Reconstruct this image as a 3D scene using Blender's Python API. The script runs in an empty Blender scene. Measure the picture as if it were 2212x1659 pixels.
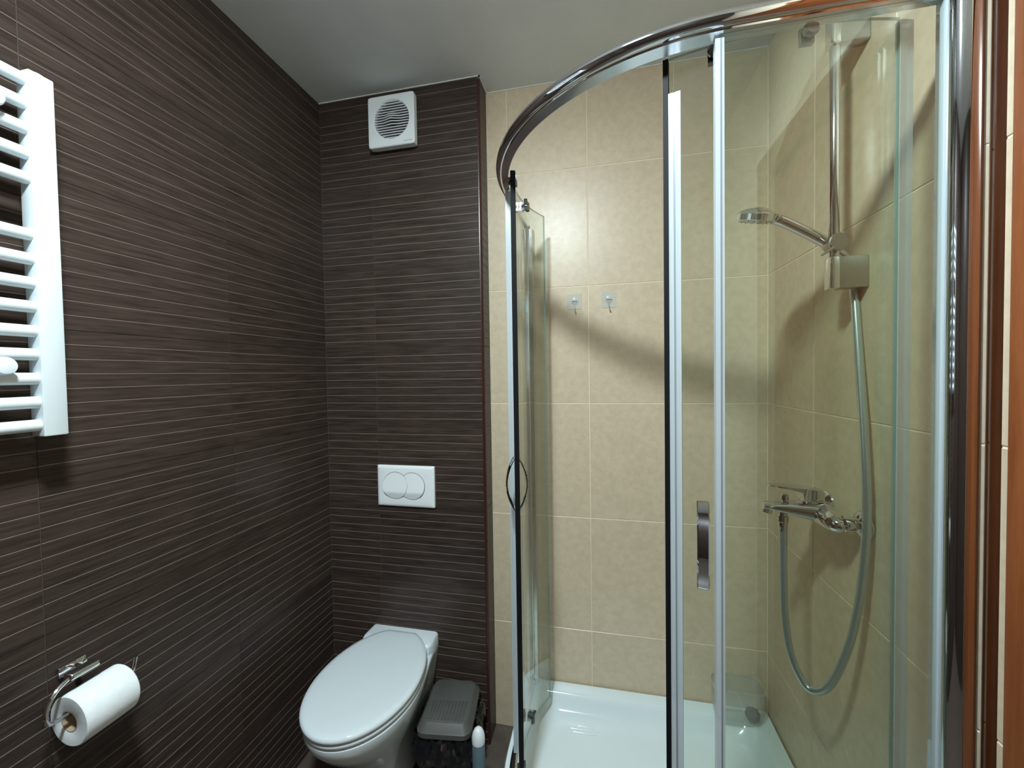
import bpy, bmesh, math, random
from mathutils import Vector, Matrix

random.seed(4)
S = bpy.context.scene
COL = S.collection

# ------------------------------------------------------------------ camera
CAM_H = 1.457
FPX = 871.48
cd = bpy.data.cameras.new('camera')
cd.sensor_fit = 'HORIZONTAL'
cd.sensor_width = 36.0
cd.lens = FPX / 2212.0 * 36.0
cd.clip_start = 0.01
cam = bpy.data.objects.new('camera', cd)
COL.objects.link(cam)
R = ((0.97764248, -0.00952093, -0.21005841),
     (0.20971579, -0.02859761, 0.97734409),
     (-0.01531239, -0.99954566, -0.02596155))
m = Matrix(((R[0][0], -R[0][1], -R[0][2], 0.0),
            (R[1][0], -R[1][1], -R[1][2], 0.0),
            (R[2][0], -R[2][1], -R[2][2], CAM_H),
            (0, 0, 0, 1)))
cam.matrix_world = m
S.camera = cam

# ------------------------------------------------------------------ world, exposure
wd = bpy.data.worlds.new('world')
S.world = wd
wd.use_nodes = True
wd.node_tree.nodes['Background'].inputs[0].default_value = (0.8, 0.9, 1.0, 1)
wd.node_tree.nodes['Background'].inputs[1].default_value = 0.02
S.view_settings.view_transform = 'Standard'
S.view_settings.look = 'None'
S.view_settings.gamma = 1.0
S.view_settings.use_curve_mapping = False
S.view_settings.exposure = 0.0
S.cycles.transparent_max_bounces = 20
S.cycles.max_bounces = 9
S.cycles.glossy_bounces = 5
S.cycles.diffuse_bounces = 5
S.cycles.use_light_tree = False
S.cycles.use_adaptive_sampling = True
S.cycles.adaptive_threshold = 0.03
S.cycles.use_denoising = True
S.cycles.sample_clamp_indirect = 6.0

LAMP_POS = (-0.27, 0.15)
LAMP_STRENGTH = 530.0
LAMP_COLOR = (0.83, 0.965, 1.0)

# ------------------------------------------------------------------ room sizes
XL, XR = -1.114, 0.586          # left (brown) and right (beige) wall faces
YB, YBOX = 1.587, 1.49          # beige back wall face, cistern boxing face
XBOX = -0.43                    # right edge of the boxing
YF = -1.05                      # wall behind the camera
ZC = 2.578                      # ceiling
TRAY_Z = 0.224
RC = (0.227, 1.252)             # centre of the enclosure's curve
RAIL_R = 0.487                  # inner edge of the top rail
RAIL_Z = 2.017


# ------------------------------------------------------------------ materials
def nt(name):
    mt = bpy.data.materials.new(name)
    mt.use_nodes = True
    t = mt.node_tree
    b = t.nodes['Principled BSDF']
    return mt, t, b


def setp(b, **k):
    for n, v in k.items():
        b.inputs[n].default_value = v


def plain(name, col, rough=0.5, metal=0.0, **k):
    mt, t, b = nt(name)
    setp(b, **{'Base Color': (*col, 1), 'Roughness': rough, 'Metallic': metal})
    for n, v in k.items():
        b.inputs[n.replace('_', ' ')].default_value = v
    return mt


def mottled(name, c1, c2, scale, rough, bump=0.0, detail=6, stretch=(1, 1, 1), rand=0.0, spec=0.5):
    """two-tone noise colour in object space, shifted from piece to piece"""
    mt, t, b = nt(name)
    tc = t.nodes.new('ShaderNodeTexCoord')
    oi = t.nodes.new('ShaderNodeObjectInfo')
    mul = t.nodes.new('ShaderNodeMath'); mul.operation = 'MULTIPLY'; mul.inputs[1].default_value = 37.0
    t.links.new(oi.outputs['Random'], mul.inputs[0])
    add = t.nodes.new('ShaderNodeVectorMath'); add.operation = 'ADD'
    t.links.new(tc.outputs['Object'], add.inputs[0])
    t.links.new(mul.outputs[0], add.inputs[1])
    mp = t.nodes.new('ShaderNodeMapping')
    mp.inputs['Scale'].default_value = stretch
    t.links.new(add.outputs[0], mp.inputs['Vector'])
    nz = t.nodes.new('ShaderNodeTexNoise')
    nz.inputs['Scale'].default_value = scale
    nz.inputs['Detail'].default_value = detail
    nz.inputs['Roughness'].default_value = 0.62
    t.links.new(mp.outputs[0], nz.inputs['Vector'])
    cr = t.nodes.new('ShaderNodeValToRGB')
    cr.color_ramp.elements[0].position = 0.36
    cr.color_ramp.elements[1].position = 0.64
    cr.color_ramp.elements[0].color = (*c1, 1)
    cr.color_ramp.elements[1].color = (*c2, 1)
    t.links.new(nz.outputs['Fac'], cr.inputs[0])
    out = cr.outputs[0]
    if rand:
        hs = t.nodes.new('ShaderNodeHueSaturation')
        mr = t.nodes.new('ShaderNodeMapRange')
        mr.inputs['To Min'].default_value = 1 - rand
        mr.inputs['To Max'].default_value = 1 + rand
        t.links.new(oi.outputs['Random'], mr.inputs['Value'])
        t.links.new(mr.outputs[0], hs.inputs['Value'])
        t.links.new(out, hs.inputs['Color'])
        out = hs.outputs[0]
    t.links.new(out, b.inputs['Base Color'])
    setp(b, **{'Roughness': rough, 'Specular IOR Level': spec})
    if bump:
        bp = t.nodes.new('ShaderNodeBump')
        bp.inputs['Strength'].default_value = bump
        bp.inputs['Distance'].default_value = 0.002
        t.links.new(nz.outputs['Fac'], bp.inputs['Height'])
        t.links.new(bp.outputs[0], b.inputs['Normal'])
    return mt


def glassy(name, tint, refl=1.0, base=0.04):
    """clear sheet: straight transmission with a tint, mirror by angle"""
    mt = bpy.data.materials.new(name)
    mt.use_nodes = True
    t = mt.node_tree
    t.nodes.clear()
    o = t.nodes.new('ShaderNodeOutputMaterial')
    tr = t.nodes.new('ShaderNodeBsdfTransparent'); tr.inputs[0].default_value = (*tint, 1)
    gl = t.nodes.new('ShaderNodeBsdfGlossy'); gl.inputs['Roughness'].default_value = 0.01
    gl.inputs[0].default_value = (1, 1, 1, 1)
    lw = t.nodes.new('ShaderNodeLayerWeight'); lw.inputs[0].default_value = 0.5
    pw = t.nodes.new('ShaderNodeMath'); pw.operation = 'POWER'; pw.inputs[1].default_value = 5.0
    ma = t.nodes.new('ShaderNodeMath'); ma.operation = 'MULTIPLY_ADD'
    ma.inputs[1].default_value = (1 - base) * refl; ma.inputs[2].default_value = base * refl
    t.links.new(lw.outputs['Facing'], pw.inputs[0])
    t.links.new(pw.outputs[0], ma.inputs[0])
    mx = t.nodes.new('ShaderNodeMixShader')
    t.links.new(ma.outputs[0], mx.inputs[0])
    t.links.new(tr.outputs[0], mx.inputs[1])
    t.links.new(gl.outputs[0], mx.inputs[2])
    t.links.new(mx.outputs[0], o.inputs[0])
    return mt


def frosted(name, col, opac, rough=0.3):
    mt, t, b = nt(name)
    setp(b, **{'Base Color': (*col, 1), 'Roughness': rough})
    tr = t.nodes.new('ShaderNodeBsdfTransparent')
    mx = t.nodes.new('ShaderNodeMixShader'); mx.inputs[0].default_value = opac
    o = t.nodes['Material Output']
    t.links.new(tr.outputs[0], mx.inputs[1])
    t.links.new(b.outputs[0], mx.inputs[2])
    t.links.new(mx.outputs[0], o.inputs[0])
    return mt


def emitter(name, col, strength):
    mt, t, b = nt(name)
    setp(b, **{'Base Color': (0.9, 0.9, 0.9, 1), 'Emission Color': (*col, 1), 'Emission Strength': strength})
    return mt


M = {}
M['beige'] = mottled('beige_tile', (0.590, 0.480, 0.340), (0.660, 0.545, 0.395), 42, 0.36, 0.06, 9, rand=0.02)
M['beige_grout'] = plain('beige_grout', (0.88, 0.76, 0.57), 0.7)
M['brown'] = mottled('brown_wood_tile', (0.030, 0.0205, 0.0165), (0.062, 0.043, 0.035), 9, 0.36, 0.08, 8,
                     stretch=(1.0, 1.0, 16.0), rand=0.10, spec=0.26)
M['brown_line'] = plain('brown_tile_groove', (0.19, 0.152, 0.130), 0.6)
M['brown_grout'] = plain('brown_grout', (0.085, 0.066, 0.056), 0.8)
M['paint'] = mottled('ceiling_paint', (0.77, 0.82, 0.85), (0.81, 0.86, 0.89), 5, 0.9)
M['caulk'] = plain('white_caulk', (0.85, 0.85, 0.85), 0.6)
M['floor'] = mottled('floor_tile', (0.075, 0.058, 0.048), (0.11, 0.088, 0.072), 14, 0.35, 0.03)
M['pvc_trim'] = plain('red_brown_trim', (0.045, 0.012, 0.011), 0.3)
M['ceramic'] = plain('white_ceramic', (0.73, 0.81, 0.85), 0.07, Coat_Weight=0.5)
M['acrylic'] = plain('white_acrylic', (0.72, 0.82, 0.85), 0.10, Coat_Weight=0.4)
M['plastic'] = plain('white_plastic', (0.84, 0.88, 0.90), 0.28)
M['plastic_shade'] = plain('grey_plastic', (0.16, 0.17, 0.18), 0.5)
M['enamel'] = plain('white_enamel', (0.72, 0.80, 0.84), 0.22)
M['chrome'] = plain('chrome', (0.74, 0.75, 0.78), 0.05, 1.0)
M['chrome_soft'] = plain('satin_chrome', (0.72, 0.74, 0.76), 0.18, 1.0)
M['alu'] = plain('polished_aluminium', (0.78, 0.80, 0.83), 0.14, 1.0)
M['satin'] = plain('satin_aluminium', (0.88, 0.90, 0.94), 0.16, 1.0)
M['bracket'] = plain('brushed_bracket', (0.46, 0.46, 0.45), 0.34, 1.0)
M['roller'] = plain('roller_chrome', (0.20, 0.20, 0.21), 0.2, 1.0)
M['seal_thin'] = frosted('thin_clear_seal', (0.50, 0.55, 0.57), 0.38, 0.25)
M['hose'] = plain('chrome_hose', (0.55, 0.63, 0.65), 0.24, 0.75)
M['glass'] = glassy('shower_glass', (0.925, 0.952, 0.922))
M['glass_edge'] = frosted('glass_edge', (0.20, 0.36, 0.34), 0.75, 0.1)
M['seal'] = frosted('clear_seal', (0.56, 0.63, 0.68), 0.70, 0.25)
M['groove'] = plain('seal_groove', (0.22, 0.25, 0.28), 0.4)
M['magnet'] = plain('black_magnet_strip', (0.006, 0.006, 0.008), 0.6, Specular_IOR_Level=0.15)
M['tub'] = frosted('clear_tub', (0.66, 0.69, 0.66), 0.20, 0.15)
M['tub_haze'] = frosted('tub_rim', (0.55, 0.55, 0.50), 0.35, 0.2)
M['pad_clear'] = frosted('clear_pad', (0.78, 0.78, 0.72), 0.45, 0.15)
M['black_bag'] = plain('black_bin_bag', (0.008, 0.008, 0.010), 0.13)
M['grey_lid'] = plain('grey_lid', (0.085, 0.085, 0.080), 0.5)
M['dark'] = plain('dark_void', (0.010, 0.010, 0.011), 0.8)
M['paper'] = mottled('toilet_paper', (0.76, 0.82, 0.85), (0.82, 0.87, 0.90), 60, 0.9, 0.25)
M['card'] = plain('cardboard', (0.36, 0.27, 0.19), 0.9)
M['can'] = plain('grey_blue_can', (0.13, 0.20, 0.23), 0.3)
M['scrub'] = mottled('dark_scrub', (0.003, 0.004, 0.006), (0.05, 0.055, 0.065), 160, 0.7, 0.5)
M['wood'] = mottled('mahogany', (0.20, 0.058, 0.018), (0.27, 0.085, 0.028), 6, 0.22, 0.0, 5, stretch=(8, 8, 0.6))
M['lamp'] = emitter('lamp_diffuser', LAMP_COLOR, LAMP_STRENGTH)
M['print'] = plain('grey_print', (0.42, 0.47, 0.50), 0.6)


# ------------------------------------------------------------------ object helpers
def rootloc(p):
    while p.parent is not None:
        p = p.parent
    return Vector(p.location)


def tag(o, label=None, cat=None, group=None, kind=None):
    if label: o['label'] = label
    if cat: o['category'] = cat
    if group: o['group'] = group
    if kind: o['kind'] = kind
    return o


def thing(name, loc, label, cat, group=None):
    o = bpy.data.objects.new(name, None)
    o.empty_display_size = 0.05
    COL.objects.link(o)
    o.location = loc
    return tag(o, label, cat, group)


def link(name, bm, mats, parent=None, loc=None, smooth=True, sharp=35):
    """bm is in world coordinates; the object's origin is its root's (or loc)"""
    base = rootloc(parent) if parent is not None else Vector(loc or (0, 0, 0))
    bmesh.ops.translate(bm, verts=bm.verts, vec=-base)
    bmesh.ops.recalc_face_normals(bm, faces=bm.faces)
    me = bpy.data.meshes.new(name)
    bm.to_mesh(me)
    bm.free()
    if not isinstance(mats, (list, tuple)): mats = [mats]
    for x in mats: me.materials.append(M[x] if isinstance(x, str) else x)
    o = bpy.data.objects.new(name, me)
    COL.objects.link(o)
    if smooth:
        for f in me.polygons: f.use_smooth = True
        try:
            me.set_sharp_from_angle(angle=math.radians(sharp))
        except Exception:
            pass
    if parent is not None:
        o.parent = parent
    else:
        o.location = base
    return o


def B():
    return bmesh.new()


def add_box(bm, x0, x1, y0, y1, z0, z1, bevel=0.0, seg=2, mi=0):
    r = bmesh.ops.create_cube(bm, size=1.0)
    vs = r['verts']
    for v in vs:
        v.co = Vector(((x0 + x1) / 2 + v.co.x * (x1 - x0), (y0 + y1) / 2 + v.co.y * (y1 - y0), (z0 + z1) / 2 + v.co.z * (z1 - z0)))
    fs = {f for v in vs for f in v.link_faces}
    if bevel:
        es = {e for v in vs for e in v.link_edges}
        rr = bmesh.ops.bevel(bm, geom=list(es), offset=bevel, segments=seg, affect='EDGES', profile=0.5)
        fs = set(rr['faces']) | {f for f in fs if f.is_valid}
    for f in fs:
        if f.is_valid: f.material_index = mi
    return bm


def rings(bm, rs, cap0=True, cap1=True, closed=True, mi=0, seg_mi=None):
    """loft a list of equal-length point rings"""
    vv = [[bm.verts.new(p) for p in r] for r in rs]
    n = len(vv[0])
    fs = []
    for a, b in zip(vv[:-1], vv[1:]):
        for i in range(n if closed else n - 1):
            j = (i + 1) % n
            try:
                fs.append(bm.faces.new((a[i], a[j], b[j], b[i])))
                fs[-1].material_index = (seg_mi or {}).get(i, mi)
            except ValueError:
                pass
    if cap0:
        fs.append(bm.faces.new(list(reversed(vv[0])))); fs[-1].material_index = mi
    if cap1:
        fs.append(bm.faces.new(vv[-1])); fs[-1].material_index = mi
    return fs


def frame(d):
    d = d.normalized()
    up = Vector((0, 0, 1)) if abs(d.z) < 0.9 else Vector((1, 0, 0))
    a = d.cross(up).normalized()
    return a, d.cross(a).normalized()


def add_tube(bm, pts, rad, n=12, mi=0, flat=1.0):
    pts = [Vector(p) for p in pts]
    rads = rad if isinstance(rad, (list, tuple)) else [rad] * len(pts)
    a, b = frame(pts[1] - pts[0])
    rs = []
    for i, p in enumerate(pts):
        d = (pts[min(i + 1, len(pts) - 1)] - pts[max(i - 1, 0)]).normalized()
        a = (a - d * a.dot(d)).normalized()
        b = d.cross(a)
        rs.append([p + (a * math.cos(2 * math.pi * k / n) + b * math.sin(2 * math.pi * k / n) * flat) * rads[i] for k in range(n)])
    rings(bm, rs, mi=mi)


def smooth_path(pts, sub=6):
    """Catmull-Rom through the points"""
    P = [Vector(p) for p in pts]
    P = [P[0] * 2 - P[1]] + P + [P[-1] * 2 - P[-2]]
    out = []
    for i in range(1, len(P) - 2):
        p0, p1, p2, p3 = P[i - 1:i + 3]
        for k in range(sub):
            t = k / sub
            out.append(0.5 * ((2 * p1) + (p2 - p0) * t + (2 * p0 - 5 * p1 + 4 * p2 - p3) * t * t + (3 * p1 - p0 - 3 * p2 + p3) * t ** 3))
    out.append(P[-2])
    return out


def add_lathe(bm, origin, axis, prof, n=24, mi=0, cap0=True, cap1=True):
    """prof: list of (distance along axis, radius)"""
    o, d = Vector(origin), Vector(axis).normalized()
    a, b = frame(d)
    rs = []
    for h, r in prof:
        r = max(r, 1e-4)
        rs.append([o + d * h + (a * math.cos(2 * math.pi * k / n) + b * math.sin(2 * math.pi * k / n)) * r for k in range(n)])
    rings(bm, rs, cap0, cap1, mi=mi)


def add_prism(bm, poly, z0, z1, mi=0, bev=0.0):
    """vertical prism over a plan polygon [(x, y)]"""
    rings(bm, [[(x, y, z0) for x, y in poly], [(x, y, z1) for x, y in poly]], mi=mi)


def struct(o):
    o['kind'] = 'structure'
    return o


# ================================================================== SETTING
# floor and ceiling
bm = B(); add_box(bm, XL - 0.1, XR + 0.1, YF - 0.1, YB + 0.1, -0.08, 0.0)
struct(link('floor', bm, 'floor', loc=(0, 0, 0), smooth=False))
bm = B(); add_box(bm, XL - 0.1, XR + 0.1, YF - 0.1, YB + 0.1, ZC, ZC + 0.08)
struct(link('ceiling', bm, 'paint', loc=(0, 0, ZC), smooth=False))

TILE_CACHE = {}


def beige_mesh(w, h):
    key = ('b', round(w, 4), round(h, 4))
    if key not in TILE_CACHE:
        bm = B()
        c = 0.0012
        back = [(0, 0.004, 0), (w, 0.004, 0), (w, 0.004, h), (0, 0.004, h)]
        mid = [(0, c, 0), (w, c, 0), (w, c, h), (0, c, h)]
        fr = [(c, 0, c), (w - c, 0, c), (w - c, 0, h - c), (c, 0, h - c)]
        rings(bm, [back, mid, fr])
        bmesh.ops.recalc_face_normals(bm, faces=bm.faces)
        me = bpy.data.meshes.new('beige_tile'); bm.to_mesh(me); bm.free()
        me.materials.append(M['beige'])
        TILE_CACHE[key] = me
    return TILE_CACHE[key]


STRIP = 0.03155


def brown_mesh(w, h, off=0.0):
    """grooved tile: flat strips with thin pale grooves between; off = height of the tile cut off at its foot"""
    key = ('n', round(w, 4), round(h, 4), round(off, 4))
    if key not in TILE_CACHE:
        bm = B()
        gw, gd = 0.0026, 0.0011
        prof = [(0.0, 0.0)]      # (z, depth)
        mats = []
        k = 1
        while k * STRIP - off < h - 0.006:
            z = k * STRIP - off
            if z > 0.006:
                prof += [(z - gw / 2, 0.0), (z - gw / 2 + 0.0004, gd), (z + gw / 2 - 0.0004, gd), (z + gw / 2, 0.0)]
                mats += [0, 1, 1, 1]
            k += 1
        prof.append((h, 0.0)); mats.append(0)
        lv = [bm.verts.new((0, d, z)) for z, d in prof]
        rv = [bm.verts.new((w, d, z)) for z, d in prof]
        for i in range(len(prof) - 1):
            f = bm.faces.new((lv[i], rv[i], rv[i + 1], lv[i + 1])); f.material_index = mats[i]
        lb, lt = bm.verts.new((0, 0.004, 0)), bm.verts.new((0, 0.004, h))
        rb, rt = bm.verts.new((w, 0.004, 0)), bm.verts.new((w, 0.004, h))
        bm.faces.new(lv + [lt, lb]); bm.faces.new([rb, rt] + list(reversed(rv)))
        bm.faces.new((lb, rb, rv[0], lv[0])); bm.faces.new((lv[-1], rv[-1], rt, lt)); bm.faces.new((lb, lt, rt, rb))
        bmesh.ops.recalc_face_normals(bm, faces=bm.faces)
        me = bpy.data.meshes.new('brown_tile'); bm.to_mesh(me); bm.free()
        me.materials.append(M['brown']); me.materials.append(M['brown_line'])
        TILE_CACHE[key] = me
    return TILE_CACHE[key]


def lay(wall, maker, cols, rows, place, rot, g, pitch_cut=None):
    """cols/rows: joint positions; one object for each tile"""
    for a, b in zip(cols[:-1], cols[1:]):
        for c, d in zip(rows[:-1], rows[1:]):
            w, h = (b - a) - g, (d - c) - g
            if maker is brown_mesh:
                full = 0.3155
                off = max(0.0, full - (d - c)) if c <= 0.001 else 0.0
                me = brown_mesh(w, h, off)
            else:
                me = maker(w, h)
            o = bpy.data.objects.new('tile', me)
            COL.objects.link(o)
            o.parent = wall
            o.location = place(a + g / 2, c + g / 2)
            o.rotation_euler = (0, 0, rot)


BROWN_ROWS = [0.0] + [0.3035 + 0.3155 * k for k in range(8)] + [ZC]
BEIGE_ROWS = [0.0, 0.441, 0.889, 1.337, 1.790, 2.241, ZC]

# left wall, brown
bm = B(); add_box(bm, XL - 0.1, XL - 0.0014, YF - 0.1, YB + 0.1, -0.08, ZC)
wl = struct(link('wall_left', bm, 'brown_grout', loc=(0, 0, 0), smooth=False))
ys = [1.49 - 0.4485 * k for k in range(5, -1, -1)]
lay(wl, brown_mesh, ys, BROWN_ROWS, lambda u, z: (XL, u, z), math.pi / 2, 0.0018)

# boxing behind the toilet
bm = B(); add_box(bm, XL - 0.05, XBOX - 0.0014, YBOX + 0.0014, YB + 0.05, -0.05, ZC)
wb = struct(link('wall_boxing', bm, 'brown_grout', loc=(0, 0, 0), smooth=False))
lay(wb, brown_mesh, [XL + 0.0005, -0.884, XBOX - 0.006], BROWN_ROWS, lambda u, z: (u, YBOX, z), 0.0, 0.0018)
lay(wb, brown_mesh, [YBOX + 0.008, YB], BROWN_ROWS, lambda u, z: (XBOX, u, z), math.pi / 2, 0.0018)
# red-brown corner strip
bm = B()
poly = [(XBOX - 0.010, YBOX + 0.012)] + [(XBOX - 0.0085 + 0.010 * math.cos(a), YBOX + 0.0085 + 0.010 * math.sin(a))
        for a in [math.radians(-90 + 90 * k / 6) for k in range(7)]]
poly = [(XBOX - 0.0085, YBOX + 0.010)] + poly[1:] + [(XBOX - 0.002, YBOX + 0.010)]
add_prism(bm, poly, 0.0, ZC - 0.012)
tr = struct(link('trim_1', bm, 'pvc_trim', loc=(0, 0, 0)))

# back wall, beige
bm = B(); add_box(bm, XL - 0.1, XR + 0.1, YB + 0.0014, YB + 0.1, -0.08, ZC)
wk = struct(link('wall_back', bm, 'beige_grout', loc=(0, 0, 0), smooth=False))
lay(wk, beige_mesh, [XBOX, -0.3475, -0.0357, 0.2760, XR], BEIGE_ROWS, lambda u, z: (u, YB, z), 0.0, 0.0026)

# right wall, beige, with the doorway
bm = B()
add_box(bm, XR + 0.0014, XR + 0.1, 0.70, YB + 0.1, -0.08, ZC)
add_box(bm, XR + 0.0014, XR + 0.1, YF - 0.1, -0.12, -0.08, ZC)
add_box(bm, XR + 0.0014, XR + 0.1, -0.12, 0.70, 2.16, ZC)
wr = struct(link('wall_right', bm, 'beige_grout', loc=(0, 0, 0), smooth=False))


def lay_right(cols):
    for a, b in zip(cols[:-1], cols[1:]):
        for c, d in zip(BEIGE_ROWS[:-1], BEIGE_ROWS[1:]):
            o = bpy.data.objects.new('tile', beige_mesh(b - a - 0.0026, d - c - 0.0026))
            COL.objects.link(o)
            o.parent = wr
            o.location = (XR, b - 0.0013, c + 0.0013)
            o.rotation_euler = (0, 0, -math.pi / 2)


lay_right([0.66, 0.9640, 1.2755, YB])

# wall behind the camera
bm = B(); add_box(bm, XL - 0.1, XR + 0.1, YF - 0.1, YF, -0.08, ZC)
struct(link('wall_front', bm, 'brown', loc=(0, 0, 0), smooth=False))

# white caulk where tile meets ceiling
for k, (x0, x1, y0, y1) in enumerate([(XL, XBOX + 0.004, YBOX - 0.004, YBOX + 0.002), (XBOX - 0.002, XBOX + 0.004, YBOX - 0.004, YB),
                                      (XBOX, XR, YB - 0.003, YB + 0.002)]):
    bm = B(); add_box(bm, x0, x1, y0, y1, ZC - 0.0025, ZC + 0.001)
    struct(link('trim_%d' % (k + 2), bm, 'caulk', loc=(0, 0, 0), smooth=False))

# door in the right wall
dr = bpy.data.objects.new('door_1', None); COL.objects.link(dr); dr.location = (XR, 0.29, 0)
struct(dr)
dr['label'] = 'mahogany door with casing in the wall beside the shower'
bm = B(); add_box(bm, XR + 0.002, XR + 0.042, -0.04, 0.62, 0.005, 2.12, 0.002); link('door_leaf', bm, 'wood', dr, smooth=False)
for y0, y1 in ((0.615, 0.708), (-0.128, -0.035)):
    bm = B(); add_box(bm, XR - 0.018, XR + 0.030, y0, y1, 0.0, 2.20, 0.003); link('casing', bm, 'wood', dr)
bm = B(); add_box(bm, XR - 0.018, XR + 0.030, -0.035, 0.615, 2.11, 2.20, 0.003); link('head_casing', bm, 'wood', dr)

# ceiling lamp
lp = thing('ceiling_lamp', (LAMP_POS[0], LAMP_POS[1], ZC), 'round white ceiling lamp lit in the middle of the room', 'lamp')
bm = B(); add_lathe(bm, (LAMP_POS[0], LAMP_POS[1], ZC), (0, 0, -1), [(0, 0.118), (0.034, 0.118), (0.040, 0.112), (0.040, 0.098), (0.036, 0.097), (0.036, 0.001)], 40)
link('lamp_base', bm, 'plastic', lp)
bm = B(); add_lathe(bm, (LAMP_POS[0], LAMP_POS[1], ZC), (0, 0, -1), [(0.0365, 0.096), (0.0470, 0.096), (0.0540, 0.084), (0.0580, 0.050), (0.0590, 0.001)], 40)
link('lamp_diffuser', bm, 'lamp', lp)

# ================================================================== SHOWER TRAY
def tray_outline(ins, small):
    """plan outline, counter-clockwise from the front right; ins = inset from the edge"""
    x0, x1, y1 = -0.305 + ins, XR - 0.002 - ins, YB - 0.002 - ins
    rr = 0.532 - ins
    y0 = RC[1] - rr
    pts = []
    def arc(cx, cy, r, a0, a1, n):
        for k in range(n + 1):
            a = math.radians(a0 + (a1 - a0) * k / n)
            pts.append((cx + r * math.cos(a), cy + r * math.sin(a)))
    arc(x1 - small, y0 + small, small, -90, 0, 6)
    arc(x1 - small, y1 - small, small, 0, 90, 6)
    arc(x0 + small, y1 - small, small, 90, 180, 6)
    arc(RC[0], RC[1], rr, 180, 270, 24)
    return pts


tr = thing('shower_tray', (0.14, 1.15, 0), 'white acrylic quadrant shower tray with raised rim', 'shower tray')
bm = B()
prof = [(0.0, 0.012, 0.0), (0.0, 0.012, TRAY_Z - 0.006), (0.004, 0.012, TRAY_Z), (0.046, 0.04, TRAY_Z - 0.002), (0.052, 0.05, TRAY_Z - 0.006),
        (0.062, 0.06, TRAY_Z - 0.022), (0.078, 0.07, TRAY_Z - 0.048), (0.098, 0.08, TRAY_Z - 0.060), (0.13, 0.08, TRAY_Z - 0.064), (0.28, 0.05, TRAY_Z - 0.068)]
rings(bm, [[(x, y, z) for x, y in tray_outline(i, s)] for i, s, z in prof])
link('tray_body', bm, 'acrylic', tr, sharp=50)
zf = TRAY_Z - 0.0645
for x0, x1, y in ((-0.155, -0.010, 1.478), (-0.090, -0.020, 1.464), (-0.118, -0.010, 1.449), (-0.105, -0.020, 1.436)):
    bm = B(); add_tube(bm, [(x0, y, zf), (x0 + 0.003, y, zf), (x1 - 0.003, y, zf), (x1, y, zf)], [0.0005, 0.0032, 0.0032, 0.0005], 12)
    link('anti_slip_rib', bm, 'acrylic', tr)

# ================================================================== SHOWER ENCLOSURE
en = thing('shower_enclosure', (0.14, 1.15, TRAY_Z), 'curved glass shower enclosure with chrome frame and sliding doors', 'shower enclosure')
PATH = []     # (x, y, nx, ny) along the inner edge of the rail
for k in range(7):
    PATH.append((RC[0] - RAIL_R, YB - 0.032 + (RC[1] - YB + 0.032) * k / 7.0, -1.0, 0.0))
for k in range(41):
    a = math.radians(180 + 90 * k / 40)
    PATH.append((RC[0] + RAIL_R * math.cos(a), RC[1] + RAIL_R * math.sin(a), math.cos(a), math.sin(a)))
for k in range(1, 7):
    PATH.append((RC[0] + (0.535 - RC[0]) * k / 6.0, RC[1] - RAIL_R, 0.0, -1.0))


def sweep(bm, prof, z0, path=PATH, seg_mi=None):
    rings(bm, [[(x + nx * o, y + ny * o, z0 + z) for o, z in prof] for x, y, nx, ny in path], seg_mi=seg_mi)


rp = [(0.0, 0.0), (0.0185, 0.0060)]
for k in range(17):
    a = math.radians(-100 + 200 * k / 16)
    rp.append((0.0215 + 0.0128 * math.cos(a), 0.0215 + 0.0128 * math.sin(a)))
rp += [(0.004, 0.034), (0.0, 0.032)]
bm = B(); sweep(bm, rp, RAIL_Z, seg_mi={0: 1})
link('top_rail', bm, ['chrome', 'satin'], en, sharp=30)
bp = [(-0.004, 0.0), (0.026, 0.0), (0.026, 0.010), (0.018, 0.022), (0.008, 0.026), (0.002, 0.022), (-0.004, 0.008)]
bm = B(); sweep(bm, bp, TRAY_Z)
link('bottom_rail', bm, 'alu', en, sharp=30)

# wall profiles
zt, zb_ = RAIL_Z + 0.030, TRAY_Z
YFR = RC[1] - RAIL_R                      # 0.765, inner edge of the straight front run
def arcpts(cx, cy, r, a0, a1, n):
    return [(cx + r * math.cos(math.radians(a0 + (a1 - a0) * k / n)), cy + r * math.sin(math.radians(a0 + (a1 - a0) * k / n))) for k in range(n + 1)]
pp = [(0.521, 0.772), (0.5205, 0.744)] + [(0.5435 + 0.0230 * math.cos(math.radians(180 + 180 * k / 18)), 0.742 + 0.0165 * math.sin(math.radians(180 + 180 * k / 18))) for k in range(19)] + [(0.5668, 0.746), (0.5668, 0.772)]
bm = B(); add_prism(bm, pp, zb_, zt); link('wall_post', bm, 'chrome', en, sharp=30)
bm = B(); add_prism(bm, [(0.5660, 0.7440), (0.5755, 0.7425), (0.5865, 0.7375), (0.5865, 0.776), (0.5660, 0.776)], zb_, zt - 0.006)
link('wall_channel', bm, 'chrome', en, smooth=False)
XLF = RC[0] - RAIL_R                      # -0.26
bm = B(); add_prism(bm, [(XLF - 0.020, YB), (XLF - 0.022, YB - 0.022), (XLF - 0.016, YB - 0.036), (XLF - 0.004, YB - 0.038), (XLF - 0.003, YB - 0.030), (XLF + 0.002, YB - 0.030),
                         (XLF + 0.003, YB - 0.038), (XLF + 0.014, YB - 0.036), (XLF + 0.018, YB - 0.022), (XLF + 0.018, YB)], zb_, RAIL_Z - 0.004)
link('wall_post', bm, 'alu', en, sharp=30)


def flat_pane(name, x0, x1, y0, y1, z0, z1):
    bm = B(); add_box(bm, x0, x1, y0, y1, z0, z1)
    t = min(x1 - x0, y1 - y0)
    for f in bm.faces:
        if f.calc_area() < 2.2 * t * (z1 - z0): f.material_index = 1
    return link(name, bm, ['glass', 'glass_edge'], en, smooth=False)


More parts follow.
